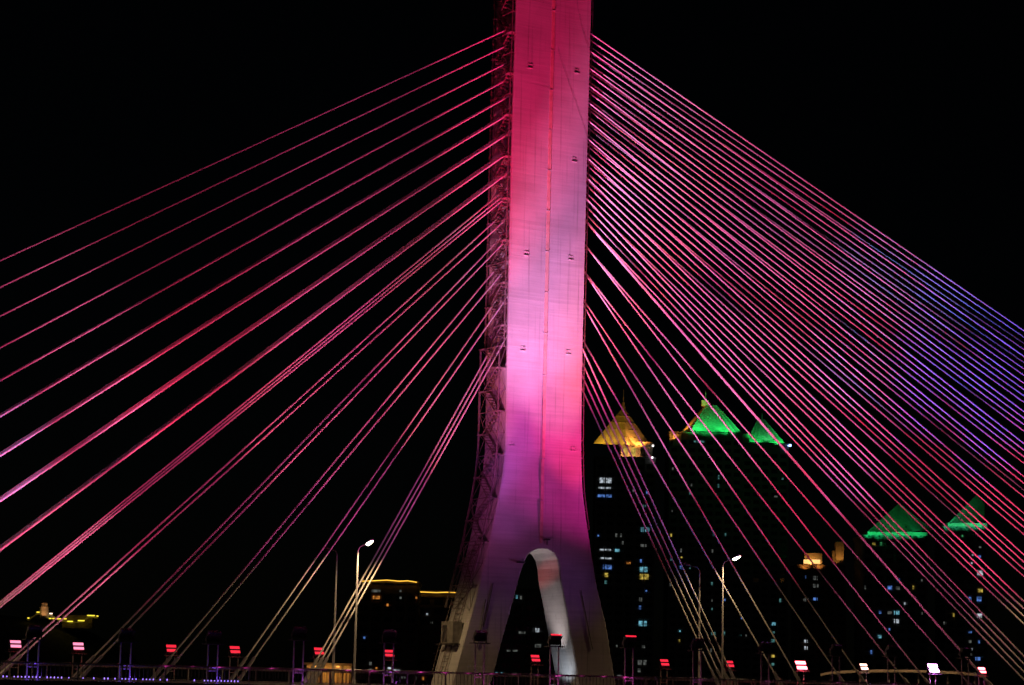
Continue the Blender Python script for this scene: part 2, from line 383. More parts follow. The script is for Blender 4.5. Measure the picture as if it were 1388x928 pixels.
# ------------------------------------------------------------------ railings
VIO, MAG, REDC = (.22,.08,1.), (.9,.08,.55), (1.,.08,.12)
def led(col, s): return mat('led_%d_%d_%d' % tuple(int(c*99) for c in col), (.1,.1,.1), .3, emit=col, estr=s)
LEDV, LEDM = led((.35,.2,1.), 2.2), led((1.,.15,.6), 1.2)
def railing(y, label, leds):
    r = thing('bridge_railing', label, 'railing', (0, y, 0), 'railings along the bridge deck')
    x0, x1 = -95, 110
    MB().tube((x0,y,1.1),(x1,y,1.1),.07,8).build('handrail', STEEL, r)
    MB().box(((x0+x1)/2,y,.16),((x1-x0)/2,.03,.025)).build('bottom_rail', STEEL, r)
    x = x0
    while x <= x1: MB().box((x,y,.54),(.05,.05,.535)).build('post', STEEL, r); x += 3
    m = MB(); x = x0
    while x < x1: m.box((x,y,.62),(.012,.018,.44)); x += .3
    tag(m.build('baluster', DARK, r), kind='stuff')
    if leds:
        xe = on_y(325, 912, y).x; m = MB(); x = x0
        while x < xe:
            k = math.sin(x*.9) + math.sin(x*.37+1)
            if random.random() < .62 + .25*k: m.box((x,y-.06,.2),(.022,.02,random.uniform(.03,.06)))
            x += .24
        tag(m.build('led_strip', LEDV, r), kind='stuff')
        x = on_y(225, 912, y).x; xf = on_y(870, 912, y).x
        while x < xf:                                   # lamps and housings added to brighten the handrail, standing in for its reflections
            MB().box((x,y-.26,1.02),(.05,.04,.03)).tube((x,y-.26,1.02),(x,y,1.08),.012,4).build('rail_fill_housing', STEEL, r)
            lamp('rail_fill', 'POINT', (x,y-.26,1.09), (.95,.06,.45), random.choice((.5,1.2,2.2,3.)), r, r=.03)
            x += 1.9
    return r
YN, YR = -15.6, 17.6
railing(YN, 'steel baluster railing with violet marker lights in front of dark-backed floodlights', True)
railing(YR, 'plain steel baluster railing behind the red-lit floodlights', False)

# ------------------------------------------------------------------ floodlight stands
def lens_mat(name, col, s): return mat('lens_' + name, (.1,.1,.1), .2, emit=col, estr=s)
LENS = {'red': lens_mat('red', (1.,.02,.05), 1.15), 'hot': lens_mat('hot_red', (1.,.10,.13), 16), 'pink': lens_mat('pink', (1.,.25,.42), 1.6),
        'white': lens_mat('warm_white', (1.,.55,.42), 5), 'mag': lens_mat('magenta', (1.,.40,.95), 25)}
HOUSE = mat('floodlight_housing', (.07,.07,.09), .5, .3, noise=.2, scale=5)
def stand(pos, hgt, face, label, grp, lens=None, top=None, tilt=35, k=1.):
    s = thing('floodlight_stand', label, 'floodlight', (pos.x, pos.y, 0), grp); x, y = pos.x, pos.y
    for dx in (-.36, .36):
        lg = MB().tube((x+dx, y, 0), (x+dx, y, hgt-1.), .055, 8).build('leg', POLE, s)
        MB().box((x+dx, y, .02), (.14,.14,.02)).build('base_plate', POLE, lg)
    MB().tube((x-.36, y, .85), (x+.36, y, .85), .035, 6).build('crossbar', POLE, s)
    MB().box((x, y, hgt-.98), (.66*k,.38,.035)).build('platform', HOUSE, s)
    a = math.radians(tilt); n = Vector((0, face*math.cos(a), math.sin(a))); u = Vector((0, -face*math.sin(a), math.cos(a))); r = Vector((1,0,0))
    c = Vector((x, y, hgt-.45))
    hd = MB().box(c, (.47*k,.14,.38*k), (r,n,u)).build('lamp_head', HOUSE, s)
    for dz in (-.19*k, .19*k):
        MB().box(c + u*dz + n*.15, (.42*k,.012,.11*k), (r,n,u)).build('lens', LENS[lens] if lens else LENS['red'], hd)
    for dx in (-.3,-.1,.1,.3): MB().box(c - n*.19 + r*dx, (.015,.06,.3), (r,n,u)).build('cooling_fin', HOUSE, hd)
    for dx in (-.5*k,.5*k): MB().box((x+dx, y, hgt-.7), (.025,.07,.27)).build('bracket', HOUSE, s)
    if top: MB().box(c + u*.41, (.45,.05,.03), (r,n,u)).build('marker_light', LENS['red'], s)
    return s, c + n*.4
near = {}
for px, py, lab in ((47,846,'dark-backed floodlight stand in front of the hilltop lookout tower'),
        (172,850,'dark-backed floodlight stand past the hilltop lights, its head crossed by two stay cables'),
        (290,853,'dark-backed floodlight stand where the violet marker lights on the railing end'),
        (406,848,'dark-backed floodlight stand just beside the small orange-lit pavilion'),
        (528,852,'dark-backed floodlight stand in front of the brown block with gold roof edge'),
        (651,853,'dark-backed floodlight stand in front of the pylon leg that carries the cabin'),
        (752,858,'red-topped floodlight stand in front of the pale lit inside of the arch'),
        (853,860,'red-topped floodlight stand in front of the tower with gold pyramid roof'),
        (945,864,'dark-backed floodlight stand in front of the unlit lamp post, crossed by four cables'),
        (1037,868,'dark-backed floodlight stand between the lit street lamp and a glaring red floodlight'),
        (1133,872,'dark-backed floodlight stand in front of the orange-topped block'),
        (1208,873,'dark-backed floodlight stand in front of the block with wide green pyramid roof'),
        (1308,876,'dark-backed floodlight stand in front of the block with half-cut green roof')):
    p = on_y(px, py, -14.6)
    near[px] = stand(p, p.z, 1, lab, 'floodlight stands with dark backs', None, px in (752, 853))
far = {}
for px, py, ln, lab in ((21,866,'pink','floodlight stand with pinkish-white bars, on the outer side of the lookout tower'),
        (106,869,'pink','floodlight stand with pinkish-white bars, under the yellow hilltop terrace lights'),
        (232,872,'red','red-barred floodlight stand, the nearer to the hill of two between hill and pavilion'),
        (318,874,'red','red-barred floodlight stand, the nearer to the pavilion of two between hill and pavilion'),
        (432,876,'red','red-barred floodlight stand above the small orange-lit pavilion'),
        (527,879,'red','red-barred floodlight stand seen between the legs of a dark-backed one'),
        (725,886,'red','red-barred floodlight stand seen through the arch of the pylon'),
        (900,892,'red','red-barred floodlight stand beside the pylon foot, below the gold pyramid tower'),
        (988,894,'red','red-barred floodlight stand just behind the lit street lamp pole'),
        (1085,896,'hot','floodlight stand glaring red beneath the orange-topped block'),
        (1170,898,'white','floodlight stand with warm white bars above the pale canopy'),
        (1264,900,'mag','floodlight stand glaring magenta white above the pale canopy'),
        (1330,903,'hot','floodlight stand glaring red beneath the block with half-cut green roof')):
    p = on_y(px, py, 16.8)
    far[px] = stand(p, p.z, -1, lab, 'floodlight stands facing the railing with lit bars', ln, None, 28, 1.4 if px in (1085, 1264) else 1.)  # two glaring heads built larger to suggest their bloom

for px, (s_, c_) in far.items():
    k = {1085:(1.,.06,.09,160),1330:(1.,.06,.09,80),1264:(1.,.25,.9,260),1170:(1.,.5,.35,50)}.get(px, (1.,.06,.08,10))
    lamp('head_spill', 'POINT', c_ - Vector((0,.3,.35)), k[:3], k[3], s_, r=.1)
# beams: (row, stand, aim point, colour, watts, cone)
def beam(row, px, aim, col, power, cone, blend=.8):
    s, c = row[px]; lamp('beam', 'SPOT', c, col, power, s, aim, cone, blend, .25)
P = lambda x, y: on_y(x, y, YF)
Q = lambda x, y: on_y(x, y, 0)
BEAMS = [
    (47, (-44.9, 0.0, 16.0), (0.484, 0.36, 1.0), 15495, 24),
    (47, (-39.0, 0.0, 23.3), (1.0, 0.059, 0.229), 18970, 100),
    (47, (-30.9, 0.0, 23.4), (1.0, 0.039, 0.12), 56061, 24),
    (290, (-19.3, 0.0, 24.3), (1.0, 0.117, 0.184), 37178, 34),
    (406, (-44.6, 0.0, 9.4), (1.0, 0.238, 0.373), 14029, 50),
    (406, (-39.0, 0.0, 23.3), (1.0, 0.203, 0.48), 25067, 24),
    (406, (-19.6, 0.0, 34.2), (1.0, 0.1, 0.382), 23753, 24),
    (528, (-1.7, -1.8, 42.2), (1.0, 0.129, 0.577), 11139, 100),
    (651, (-8.2, 0.0, 26.5), (1.0, 0.179, 0.168), 40221, 34),
    (651, (-2.0, -1.8, 55.4), (1.0, 0.012, 0.1), 235583, 24),
    (651, (1.3, -1.8, 35.2), (0.994, 0.427, 1.0), 108286, 24),
    (752, (-22.0, 0.0, 13.0), (1.0, 0.095, 0.452), 9200, 34),
    (752, (-6.1, 0.0, 24.3), (0.491, 0.175, 1.0), 9626, 34),
    (752, (-4.1, -1.8, 17.1), (0.77, 0.165, 1.0), 2637, 34),
    (752, (6.2, 0.0, 47.5), (1.0, 0.069, 0.596), 37136, 50),
    (752, (8.6, 0.0, 37.6), (1.0, 0.162, 0.12), 82696, 24),
    (853, (18.8, 0.0, 12.4), (0.14, 0.226, 1.0), 4338, 24),
    (945, (-1.4, -1.8, 28.7), (1.0, 0.6, 0.944), 23398, 24),
    (945, (1.6, -1.8, 21.7), (1.0, 0.03, 0.12), 32166, 24),
    (945, (24.2, 0.0, 39.4), (1.0, 0.245, 0.681), 51086, 50),
    (1037, (40.2, 0.0, 39.9), (0.14, 0.305, 1.0), 53621, 24),
    (1133, (-5.4, -1.8, 10.0), (0.69, 0.216, 1.0), 2360, 34),
    (1133, (8.2, 0.0, 17.4), (0.352, 0.243, 1.0), 5772, 34),
    (1133, (44.4, 0.0, 14.0), (1.0, 0.126, 0.367), 15381, 50),
    (1208, (1.7, -1.8, 17.5), (1.0, 0.03, 0.51), 37847, 24),
    (1208, (32.4, 0.0, 21.6), (0.763, 0.283, 1.0), 16347, 24),
    (1208, (46.4, 0.0, 36.5), (0.14, 0.134, 1.0), 85623, 24),
    (1308, (5.3, 0.0, 54.5), (1.0, 0.03, 0.12), 40177, 100),
    (1308, (24.2, 0.0, 26.3), (1.0, 0.358, 0.714), 7538, 34),
    (1308, (46.4, 0.0, 36.5), (1.0, 0.03, 0.12), 16483, 70),
    (1308, (51.9, 0.0, 16.8), (1.0, 0.048, 0.158), 38763, 34),
    (1308, (52.2, 0.0, 30.7), (0.14, 0.118, 1.0), 59293, 24),
]
for px, aim, col, watts, cone in BEAMS: beam(near, px, aim, col, watts, cone, 1.)
beam(far, 527, on_y(746,775,0), (1.,.08,.08), 7000, 8, 1.)
# coloured lamps and boxes added at the feet to carry the LED strip's glow
for px, (s, c) in near.items():
    col = VIO if px < 330 else (.55,.1,.8) if px < 600 else MAG if px < 1000 else (.5,.06,.25)
    p = Vector((s.location.x, s.location.y - .75, .35))
    MB().box(p + Vector((0,0,-.12)), (.09,.06,.06)).build('foot_fill_housing', HOUSE, s)
    lamp('foot_fill', 'POINT', p, col, 16 if px < 900 else 8, s, r=.05)

# ------------------------------------------------------------------ street lamps on the median
LAMPG = mat('street_lamp_glass', (.8,.8,.8), .3, emit=(1.,.86,.62), estr=16)
def street_lamp(pole_xy, hgt, s, lit, label, watts=2300):
    x, y = pole_xy; st = thing('street_lamp', label, 'street lamp', (x, y, .18), 'street lamps on the median')
    pl = MB().tube((x,y,.18),(x,y,hgt*.45),.11,10,.09).tube((x,y,hgt*.45),(x,y,hgt-.5),.085,10,.06).build('pole', POLE, st)
    MB().tube((x,y,.18),(x,y,.5),.17,10,.13).build('pole_base', POLE, pl)
    pts = []
    for i in range(7):
        a = math.pi/2*i/6*.86; pts.append((x, y + s*(.7*(1-math.cos(a))), hgt-.5 + .5*math.sin(a)))
    pts.append((x, y + s*1.45, hgt+.12)); MB().path(pts, .045, 6).build('arm', POLE, st)
    m = MB(); n = 10; ring = lambda k, zz, kk: [(x + .19*k*math.cos(2*math.pi*i/n), y + s*(1.95 + .62*k*math.sin(2*math.pi*i/n)), hgt + .20 + zz + .12*math.sin(2*math.pi*i/n)) for i in range(n)]
    R = [ring(1,0,0), ring(.9,.09,0), ring(.5,.15,0)]
    m.add([p for r in R for p in r], [(k*n+i,k*n+(i+1)%n,(k+1)*n+(i+1)%n,(k+1)*n+i) for k in range(2) for i in range(n)] + [tuple(2*n+i for i in range(n)), tuple(range(n-1,-1,-1))])
    hd = m.build('lamp_head', POLE, st, True)
    m = MB(); R = [ring(.88,-.012,0), ring(.7,-.09,0), ring(.3,-.12,0)]
    m.add([p for r in R for p in r], [(k*n+i,(k+1)*n+i,(k+1)*n+(i+1)%n,k*n+(i+1)%n) for k in range(2) for i in range(n)] + [tuple(range(n)), tuple(2*n+i for i in range(n-1,-1,-1))])
    m.build('lamp_glass', LAMPG if lit else GLASS, hd, True)
    if lit: lamp('lamp_light', 'SPOT', (x, y + s*1.95, hgt - .1), (1.,.66,.30), watts, st, (x, y + s*1.7, 0), 165, .5, .2)
def pole_at(px, py, Y): p = on_y(px, py, Y); return (p.x, p.y), p.z
a, h = pole_at(485.5, 740, -2.1); street_lamp(a, h, -1, True, 'lit street lamp in front of the building with gold roof edge')
a, h = pole_at(980, 760, -2.1); street_lamp(a, h, -1, True, 'lit street lamp beside stay cables, in front of the green-roofed towers', 1350)
a, h = pole_at(457, 745, 2.1); street_lamp(a, h, 1, False, 'unlit street lamp beside stay cables, behind the small orange-lit pavilion')
a, h = pole_at(948.5, 768, 2.1); street_lamp(a, h, 1, False, 'unlit street lamp in front of the towers with pyramid roofs')
for X, q in ((-56, 'on the stair side of the pylon'), (56, 'on the mast side of the pylon')): street_lamp((X, -2.1), 11., -1, True, 'lit street lamp far along the median ' + q)
# cool work light between the legs
p = on_y(757, 917, -.6); wl = thing('ground_floodlight', 'small cool white floodlight on the ground between the pylon legs', 'floodlight', (p.x-.5, -.6, .18))
MB().box((p.x-.5, -.6, .26), (.16,.14,.08)).build('lamp_body', DARK, wl)
MB().box((p.x-.42, -.6, .36), (.1,.1,.02)).build('lens', mat('lens_cool', (.1,.1,.1), .2, emit=(.75,.88,1.), estr=5), wl)
lamp('soffit_light', 'SPOT', (p.x-.45, -.6, .45), (.80,.88,1.), 150, wl, (p.x+1.2, 0, 3.2), 110, .8, .1)
lamp('soffit_light', 'SPOT', (p.x-.45, -.6, .5), (1.,.84,.82), 2000, wl, (p.x-1.0, .2, 9.5), 50, 1., .1)  # second lamp added to lift the upper soffit, no fixture of its own

# ------------------------------------------------------------------ the city
def px_per_m(dep): return FPX / dep
UP = Vector((0,0,1))
def frame_at(px, dep, z=-1.5):
    g = on_d(px, 920, dep); return Vector((g.x, g.y, z))
Z5 = lambda u, v: (790 + u/4.07, 700 + v/4.07)
WIN = []
for z, sx, sy, k, items in (
  ('z5', 790, 700, 4.07, "343 72 48 26 c;183 103 15 22 d;210 103 8 22 d;220 145 10 20 d;487 103 8 18 y;123 183 65 9 w;187 187 32 18 c;335 160 35 16 d;128 230 60 11 w;320 245 12 20 b;252 257 24 12 o;135 278 50 26 b;335 292 44 30 c;338 332 50 32 y;127 322 26 24 y;125 362 18 20 t;350 410 9 10 b;318 458 18 24 d;315 502 14 22 b;330 590 46 30 c;187 715 10 16 d;335 718 18 16 d;327 805 50 28 d;310 848 18 22 d;480 508 10 14 t;440 325 9 14 d;440 418 9 14 d;483 375 10 18 d;487 238 10 14 t;540 280 12 18 b;590 278 10 24 t;541 187 9 22 d;545 225 12 9 y;535 632 9 10 c;533 685 10 16 y;715 190 10 20 d;722 100 8 18 t;787 100 10 20 t;712 370 12 18 t;712 462 10 16 d;712 510 9 14 t;720 645 28 18 t;783 460 8 14 b;780 645 9 22 t;707 737 10 20 d;765 738 9 22 y;875 558 10 16 b;870 655 8 9 t;900 655 9 14 d;1088 462 12 22 t;1140 418 14 16 d;1052 592 22 18 c;1052 640 14 14 t;1048 685 20 18 t;1048 770 20 16 y;1048 815 16 16 t;1137 555 14 14 y;1230 688 22 18 w;1230 725 20 20 w;1225 460 20 16 d;85 105 8 8 b;200 880 30 14 d"),
  ('z4', 780, 530, 4.42, "180 535 75 34 w;175 580 75 13 w;175 628 85 18 b;350 595 18 20 d;430 605 14 20 b;410 688 26 16 t;858 515 9 26 t;856 567 9 24 t;686 610 10 20 t;695 562 8 18 d;578 718 9 14 d;1240 525 14 14 t;1200 632 22 12 d;828 860 8 20 t;898 860 10 20 t;740 303 65 14 t;583 465 8 18 d"),
  ('z6', 1060, 650, 3.338, "415 290 14 14 y;447 290 12 16 g;338 295 7 14 d;487 488 22 18 b;521 490 24 16 d;593 488 7 18 y;375 487 8 18 d;527 452 12 14 b;557 560 14 12 w;443 600 12 14 b;487 602 22 14 d;518 602 26 18 c;517 640 24 20 w;485 678 8 12 b;441 710 18 16 c;403 780 8 18 b;775 612 8 18 y;735 650 14 16 d;850 540 14 20 b;890 540 26 22 b;896 502 24 18 y;895 422 28 24 w;893 347 14 12 b;862 341 8 8 w;858 378 7 7 w;815 255 8 14 g;895 305 12 10 d;890 615 28 20 w;850 690 16 10 b;890 733 10 16 b;855 767 14 10 w;885 810 24 16 b;850 733 14 14 d;108 440 8 14 b;150 445 22 20 d;152 480 26 18 d;150 540 20 14 b;110 540 20 10 d;632 455 7 12 d;632 605 7 12 d;850 790 20 12 d"),
  ('z2', 330, 700, 3.966, "712 400 50 16 d;715 435 40 20 o;775 475 8 16 o;845 437 10 14 d;988 525 8 8 w;650 652 10 14 b;680 790 22 20 d;680 822 22 12 d;845 400 10 14 d;715 815 9 9 o;785 815 20 8 w;825 828 36 9 w;793 848 8 9 y;1012 570 8 8 d;930 437 7 8 o;860 865 24 12 d;925 870 10 20 d;965 870 10 20 o"),
  ('z3', 580, 700, 4.07, "490 443 12 20 c;600 627 30 24 w;605 713 40 20 d;465 740 60 10 d;378 863 16 10 c;405 865 8 10 c;480 868 26 10 d;513 447 8 20 d;520 640 40 14 d")):
    for it in items.split(';'):
        u, v, ww, hh, c = it.split(); WIN.append([sx + float(u)/k, sy + float(v)/k, float(ww)/k, float(hh)/k, c])

def building(name, label, x0, x1, ytop, dep, wall=WALL, deep=18, wins=True):
    xm = (x0+x1)/2; g = frame_at(xm, dep); th = thing(name, label, 'building', g)
    A, B = on_d(x0, ytop, dep), on_d(x1, ytop, dep); top = (A.z+B.z)/2
    A.z = B.z = -1.5; W = (B-A).length; hgt = top + 1.5; c = (A+B)/2
    bx = (hr, hf, UP)
    wl = MB().box(c + hf*(deep/2) + UP*hgt/2, (W/2, deep/2, hgt/2), bx).build('wall', wall, th)
    # slabs at every floor, vertical fins between the bays, a parapet
    nfl = int(hgt/3.0)
    for i in range(1, nfl+1): MB().box(c + hf*(deep/2) + UP*(i*3.0-.05), (W/2+.25, deep/2+.25, .12), bx).build('floor_slab', wall, th)
    nb = max(3, int(W/3.3))
    for i in range(nb+1): MB().box(c + hr*(-W/2 + W*i/nb) - hf*.2 + UP*hgt/2, (.18,.2,hgt/2), bx).build('fin', wall, th)
    MB().box(c + hf*(deep/2) + UP*(hgt+.3), (W/2+.4, deep/2+.4, .35), bx).build('parapet', wall, th)
    m = MB()
    for i in range(nfl):
        for j in range(nb): m.box(c + hr*(-W/2 + W*(j+.5)/nb) - hf*.02 + UP*(i*3.0+1.5), (W/nb*.33, .04, .75), bx)
    tag(m.build('unlit_window', GLASS, th), kind='stuff')
    if wins:
        for wn in list(WIN):
            if x0 <= wn[0] <= x1 and wn[1] > ytop + 3:
                WIN.remove(wn); p = on_d(wn[0], wn[1], dep) - hf*.3
                hw, hh = max(.35, wn[2]/2*dep/FPX), max(.35, wn[3]/2*dep/FPX)
                o = MB().box(p, (hw, .05, hh), bx).build('window', WM[wn[4]], th)
                f = MB(); nm = max(1, int(hw/.7))
                for i in range(nm+1): f.box(p + hr*(-hw + 2*hw*i/nm) - hf*.09, (.07,.05,hh+.07), bx)
                for s in (-1, 1): f.box(p + UP*s*hh - hf*.09, (hw-.07,.045,.07), bx)
                f.build('window_frame', FRAME, o)
    return th, c, W, top, bx
def roof_poly(th, pts, dep, name='roof', m=ROOF):
    """pts: dict of corners (px, py, extra depth); faces listed after"""
    V = [on_d(x, y, dep + d) for x, y, d in pts['v']]
    return MB().add(V, pts['f']).build(name, m, th)
FIX = mat('fixture_housing', (.08,.08,.08), .5, noise=.1)
def wash(th, pts, dep, col, power, rise=6., back=6.):
    for x, y, d in pts:          # shielded floodlights throwing their light up the roof slope
        p = on_d(x, y, dep + d); lamp('roof_wash', 'SPOT', p, col, power, th, p + UP*rise + hf*back, 115, .5, .2)
        MB().box(p - UP*.5, (.25,.25,.2), (hr,hf,UP)).build('roof_floodlight', FIX, th)
def ribs(th, base, apex, dep, n, r=.13):
    a, b_ = [on_d(*q[:2], dep + q[2]) for q in base]; c_, d_ = [on_d(*q[:2], dep + q[2]) for q in apex]
    for i in range(n+1):
        u = i/n; MB().tube(a.lerp(b_, u) - hf*.12, c_.lerp(d_, u) - hf*.12, r, 4).build('roof_rib', ROOF, th)
GOLD, GREEN = (1.,.46,.05), (.02,1.,.16)

d = 820
th, c, W, top, bx = building('pyramid_roofed_tower', 'dark apartment tower with gold-lit pyramid roof and spire', 808, 888, 621, d, deep=22)
roof_poly(th, {'v':[(804,601,8),(850,603.5,-3),(883,605,10),(845,602,24),(845,551,9)],'f':[(0,1,4),(1,2,4),(2,3,4),(3,0,4),(3,2,1,0)]}, d)
for u in (.2,.4,.58,.75):                              # raised courses across the roof
    q = [(804,601,8),(850,603.5,-3),(883,605,10)]; ap = on_d(845,551,d+9)
    pts = [on_d(x,y,d+e_).lerp(ap, u) - hf*.12 for x,y,e_ in q]
    MB().path(pts, .09, 4).build('roof_course', ROOF, th)
MB().tube(on_d(845,553,d+9), on_d(845,545,d+9), .8, 8, .5).tube(on_d(845,546,d+9), on_d(845.3,528,d+9), .25, 6, .08).build('spire', STEEL, th)
pod = MB().box((on_d(862,611,d+8)), (5.9,5,2.9), bx).build('penthouse', CREAM, th)
for x in (847.5,858.5,871.5): MB().box(on_d(x,612,d+2.8), (.9,.1,1.6), bx).build('penthouse_window', WM['y'] if x < 860 else GLASS, pod)
MB().box(on_d(862,604,d+8), (6.6,5.8,.3), bx).build('cornice', CREAM, th)
wash(th, [(812,600,1),(824,600.5,-2),(838,601,-6)], d, (1.,.50,.03), 1600)
wash(th, [(855,601,-5),(866,602,-1),(878,603,4)], d, (1.,.36,.05), 4200)
wash(th, [(848,618,0),(862,619,0),(875,620,0)], d, (1.,.42,.14), 800)
for x,y in ((885,604),(884,620)): MB().box(on_d(x,y,d-1), (.3,.3,.3), bx).build('aviation_light', mat('white_beacon',(.1,.1,.1),.3,emit=(.9,.92,1.),estr=3), th)

th, c, W, top, bx = building('green_roofed_tower', 'tall dark tower with broad green-lit hipped roof and orange-lit flank', 908, 1005, 588, d+20, deep=26)
D_ = d+20
roof_poly(th, {'v':[(924,584.5,9),(936,584,-2),(1005,586,-1),(1000,585,24),(957,549.5,8),(971,549,8),(971,549,13),(955,549.5,13),(930,584,26)],
    'f':[(0,1,4),(1,2,5,4),(2,3,6,5),(0,4,7,8),(7,6,3,8),(4,5,6,7),(8,3,2,1,0)]}, D_)
MB().box(on_d(955.5,546.5,D_+9), (1.3,1.2,1.1), bx).tube(on_d(956.5,545,D_+9), on_d(956.5,530,D_+9), .22, 6, .07).build('roof_lantern', CREAM, th)
MB().box(on_d(917,597,D_+2), (1.6,3,2.2), bx).box(on_d(920,590,D_+2), (.8,2,.7), bx).build('corner_turret', CREAM, th)
wash(th, [(942,582,-7),(962,583,-8),(988,584,-6)], D_, GREEN, 3600)
wash(th, [(936,583.4,-4),(949,583.6,-4),(974,584,-3.6),(988,584.6,-3.4),(999,585.2,-3.2)], D_, (.08,1.,.28), 420, 6, 2.5)
ribs(th, [(936,584,-2),(1005,586,-1)], [(957,549.5,8),(971,549,8)], D_, 9)
wash(th, [(926,581,3)], D_, (1.,.36,.04), 3500); wash(th, [(911,594,-3)], D_, (1.,.42,.06), 500)
wash(th, [(954,552,5)], D_, (1.,.36,.05), 60)

th, c, W, top, bx = building('green_roofed_tower', 'dark tower with small steep green-lit roof and blue beacon', 1007, 1068, 603, d+35, deep=20)
D_ = d+35
roof_poly(th, {'v':[(1013,598.5,2),(1064,601,0),(1058,600,18),(1010,598,20),(1027,568.5,9),(1036,568.5,9)],'f':[(0,1,5,4),(1,2,5),(2,3,4,5),(3,0,4),(3,2,1,0)]}, D_)
MB().box(on_d(1011,594,D_+1), (1.2,2,1.6), bx).build('corner_turret', CREAM, th)
MB().tube(on_d(1033,568.5,D_+9), on_d(1033,560,D_+9), .2, 6, .08).build('spire', STEEL, th)
wash(th, [(1026,598,-3),(1055,600,-3)], D_, GREEN, 1900)
wash(th, [(1041,599,-1.6)], D_, (.15,1.,.4), 900, 6, 2.5)
ribs(th, [(1013,598.5,2),(1064,601,0)], [(1027,568.5,9),(1036,568.5,9)], D_, 7)
MB().box(on_d(1071,603.5,D_-1), (.42,.4,.42), bx).box(on_d(1069,604,D_-.5),(.4,.3,.15),bx).build('aviation_light', mat('blue_beacon',(.1,.1,.1),.3,emit=(.3,.45,1.),estr=4), th)

d5 = 780
th, c, W, top, bx = building('orange_topped_block', 'slim dark block with glowing orange top storey', 1080, 1146, 768, d5, BROWN, 16)
pt = MB().box(on_d(1100.5,759,d5+4), (3.1,4,2.3), bx).build('top_storey', CREAM, th)
MB().box(on_d(1100.5,751.5,d5+4), (2.9,3.6,.5), bx).build('top_cap', CREAM, th)
for x in (1094.7,1106.3): MB().box(on_d(x,761,d5-.1), (1.4,.1,.7), bx).build('lit_opening', mat('orange_opening',(.1,.1,.1),.4,emit=(1.,.55,.18),estr=1.4), pt)
tw = MB().box(on_d(1137.5,750,d5+4), (1.4,2,3.9), bx).box(on_d(1131,754,d5+5), (.9,1.6,2.), bx).build('stair_tower', CREAM, th)
MB().box(on_d(1137.5,738,d5+4), (1.0,1.4,1.0), bx).build('stair_tower_cap', CREAM, tw)
wash(th, [(1100,764,-1.5),(1092,770,-2),(1110,770,-2)], d5, (1.,.42,.08), 330); wash(th, [(1140,758,-.5),(1132,762,-.5)], d5, (1.,.42,.08), 130)

d6 = 760
th, c, W, top, bx = building('green_roofed_tower', 'dark block with wide dull green pyramid roof over a bright lit eave', 1170, 1256, 728, d6, deep=20)
roof_poly(th, {'v':[(1176,720.5,0),(1214,721,-6),(1263,718.5,6),(1222,719,22),(1219,682,8)],'f':[(0,1,4),(1,2,4),(2,3,4),(3,0,4),(3,2,1,0)]}, d6)
MB().box(on_d(1212,725,d6+7), (10.3,6.5,.75), bx).build('eave_band', CREAM, th)
wash(th, [(1178,724.5,-2),(1192,724.5,-2.5),(1206,724.5,-2.5),(1220,724.5,-2.5),(1234,724.5,-2.5),(1248,724.5,-2)], d6, (.02,1.,.3), 230, 1.2, 3.)
ribs(th, [(1176,720.5,0),(1214,721,-6)], [(1219,682,8),(1219,682,8)], d6, 5, .1); ribs(th, [(1214,721,-6),(1263,718.5,6)], [(1219,682,8),(1219,682,8)], d6, 6, .1)
wash(th, [(1198,712,-16),(1228,712,-16)], d6, (.02,1.,.2), 1800)
th, c, W, top, bx = building('green_roofed_tower', 'dark block with half-cut green roof ending in an upright edge', 1280, 1336, 716, d6+15, deep=18)
D_ = d6+15
roof_poly(th, {'v':[(1285,709.5,0),(1334,707,-2),(1334,707,16),(1290,708,18),(1323.5,671,7),(1334,682,7)],'f':[(0,1,5,4),(1,2,5),(2,3,4,5),(3,0,4),(3,2,1,0)]}, D_)
MB().box(on_d(1307,713,D_+6), (6.9,5.5,.8), bx).build('eave_band', CREAM, th)
wash(th, [(1284,712.5,-2.5),(1297,712.5,-2.5),(1310,712.5,-2.5),(1323,712.5,-2.5),(1332,712,-2.5)], D_, (.05,1.,.4), 230, 1.2, 3.)
ribs(th, [(1285,709.5,0),(1334,707,-2)], [(1323.5,671,7),(1334,682,7)], D_, 6, .1)
wash(th, [(1312,698,-14)], D_, (.02,1.,.2), 1100)

# gold edged blocks on the stair side
GE = mat('gold_edge_light', (.2,.15,.05), .4, emit=(1.,.56,.06), estr=1.5)
for lab, x0, x1, yt, dd, pts in (('brown apartment block outlined by a kinked gold light along its roof edge', 487, 567, 790, 640, [(490,787.5),(505,787),(524,786),(541,787.5),(553,787),(565,789)]),
                                 ('lower dark block with thin gold roof light beside the pylon leg', 568, 640, 804, 660, [(568,802),(580,802.5),(592,803),(605,802.5),(618,803)])):
    th, c, W, top, bx = building('gold_edged_block', lab, x0, x1, yt, dd, BROWN, 16)
    MB().path([on_d(x, y, dd-.8) for x, y in pts], .13, 6).build('roof_edge_light', GE, th)
MB().box(on_d(491,785,640), (.5,.5,1.4), bx).build('roof_vent', STEEL, th)
building('distant_block', 'unlit low block with few lit windows seen between the pylon legs', 664, 803, 800, 700, WALL, 14)

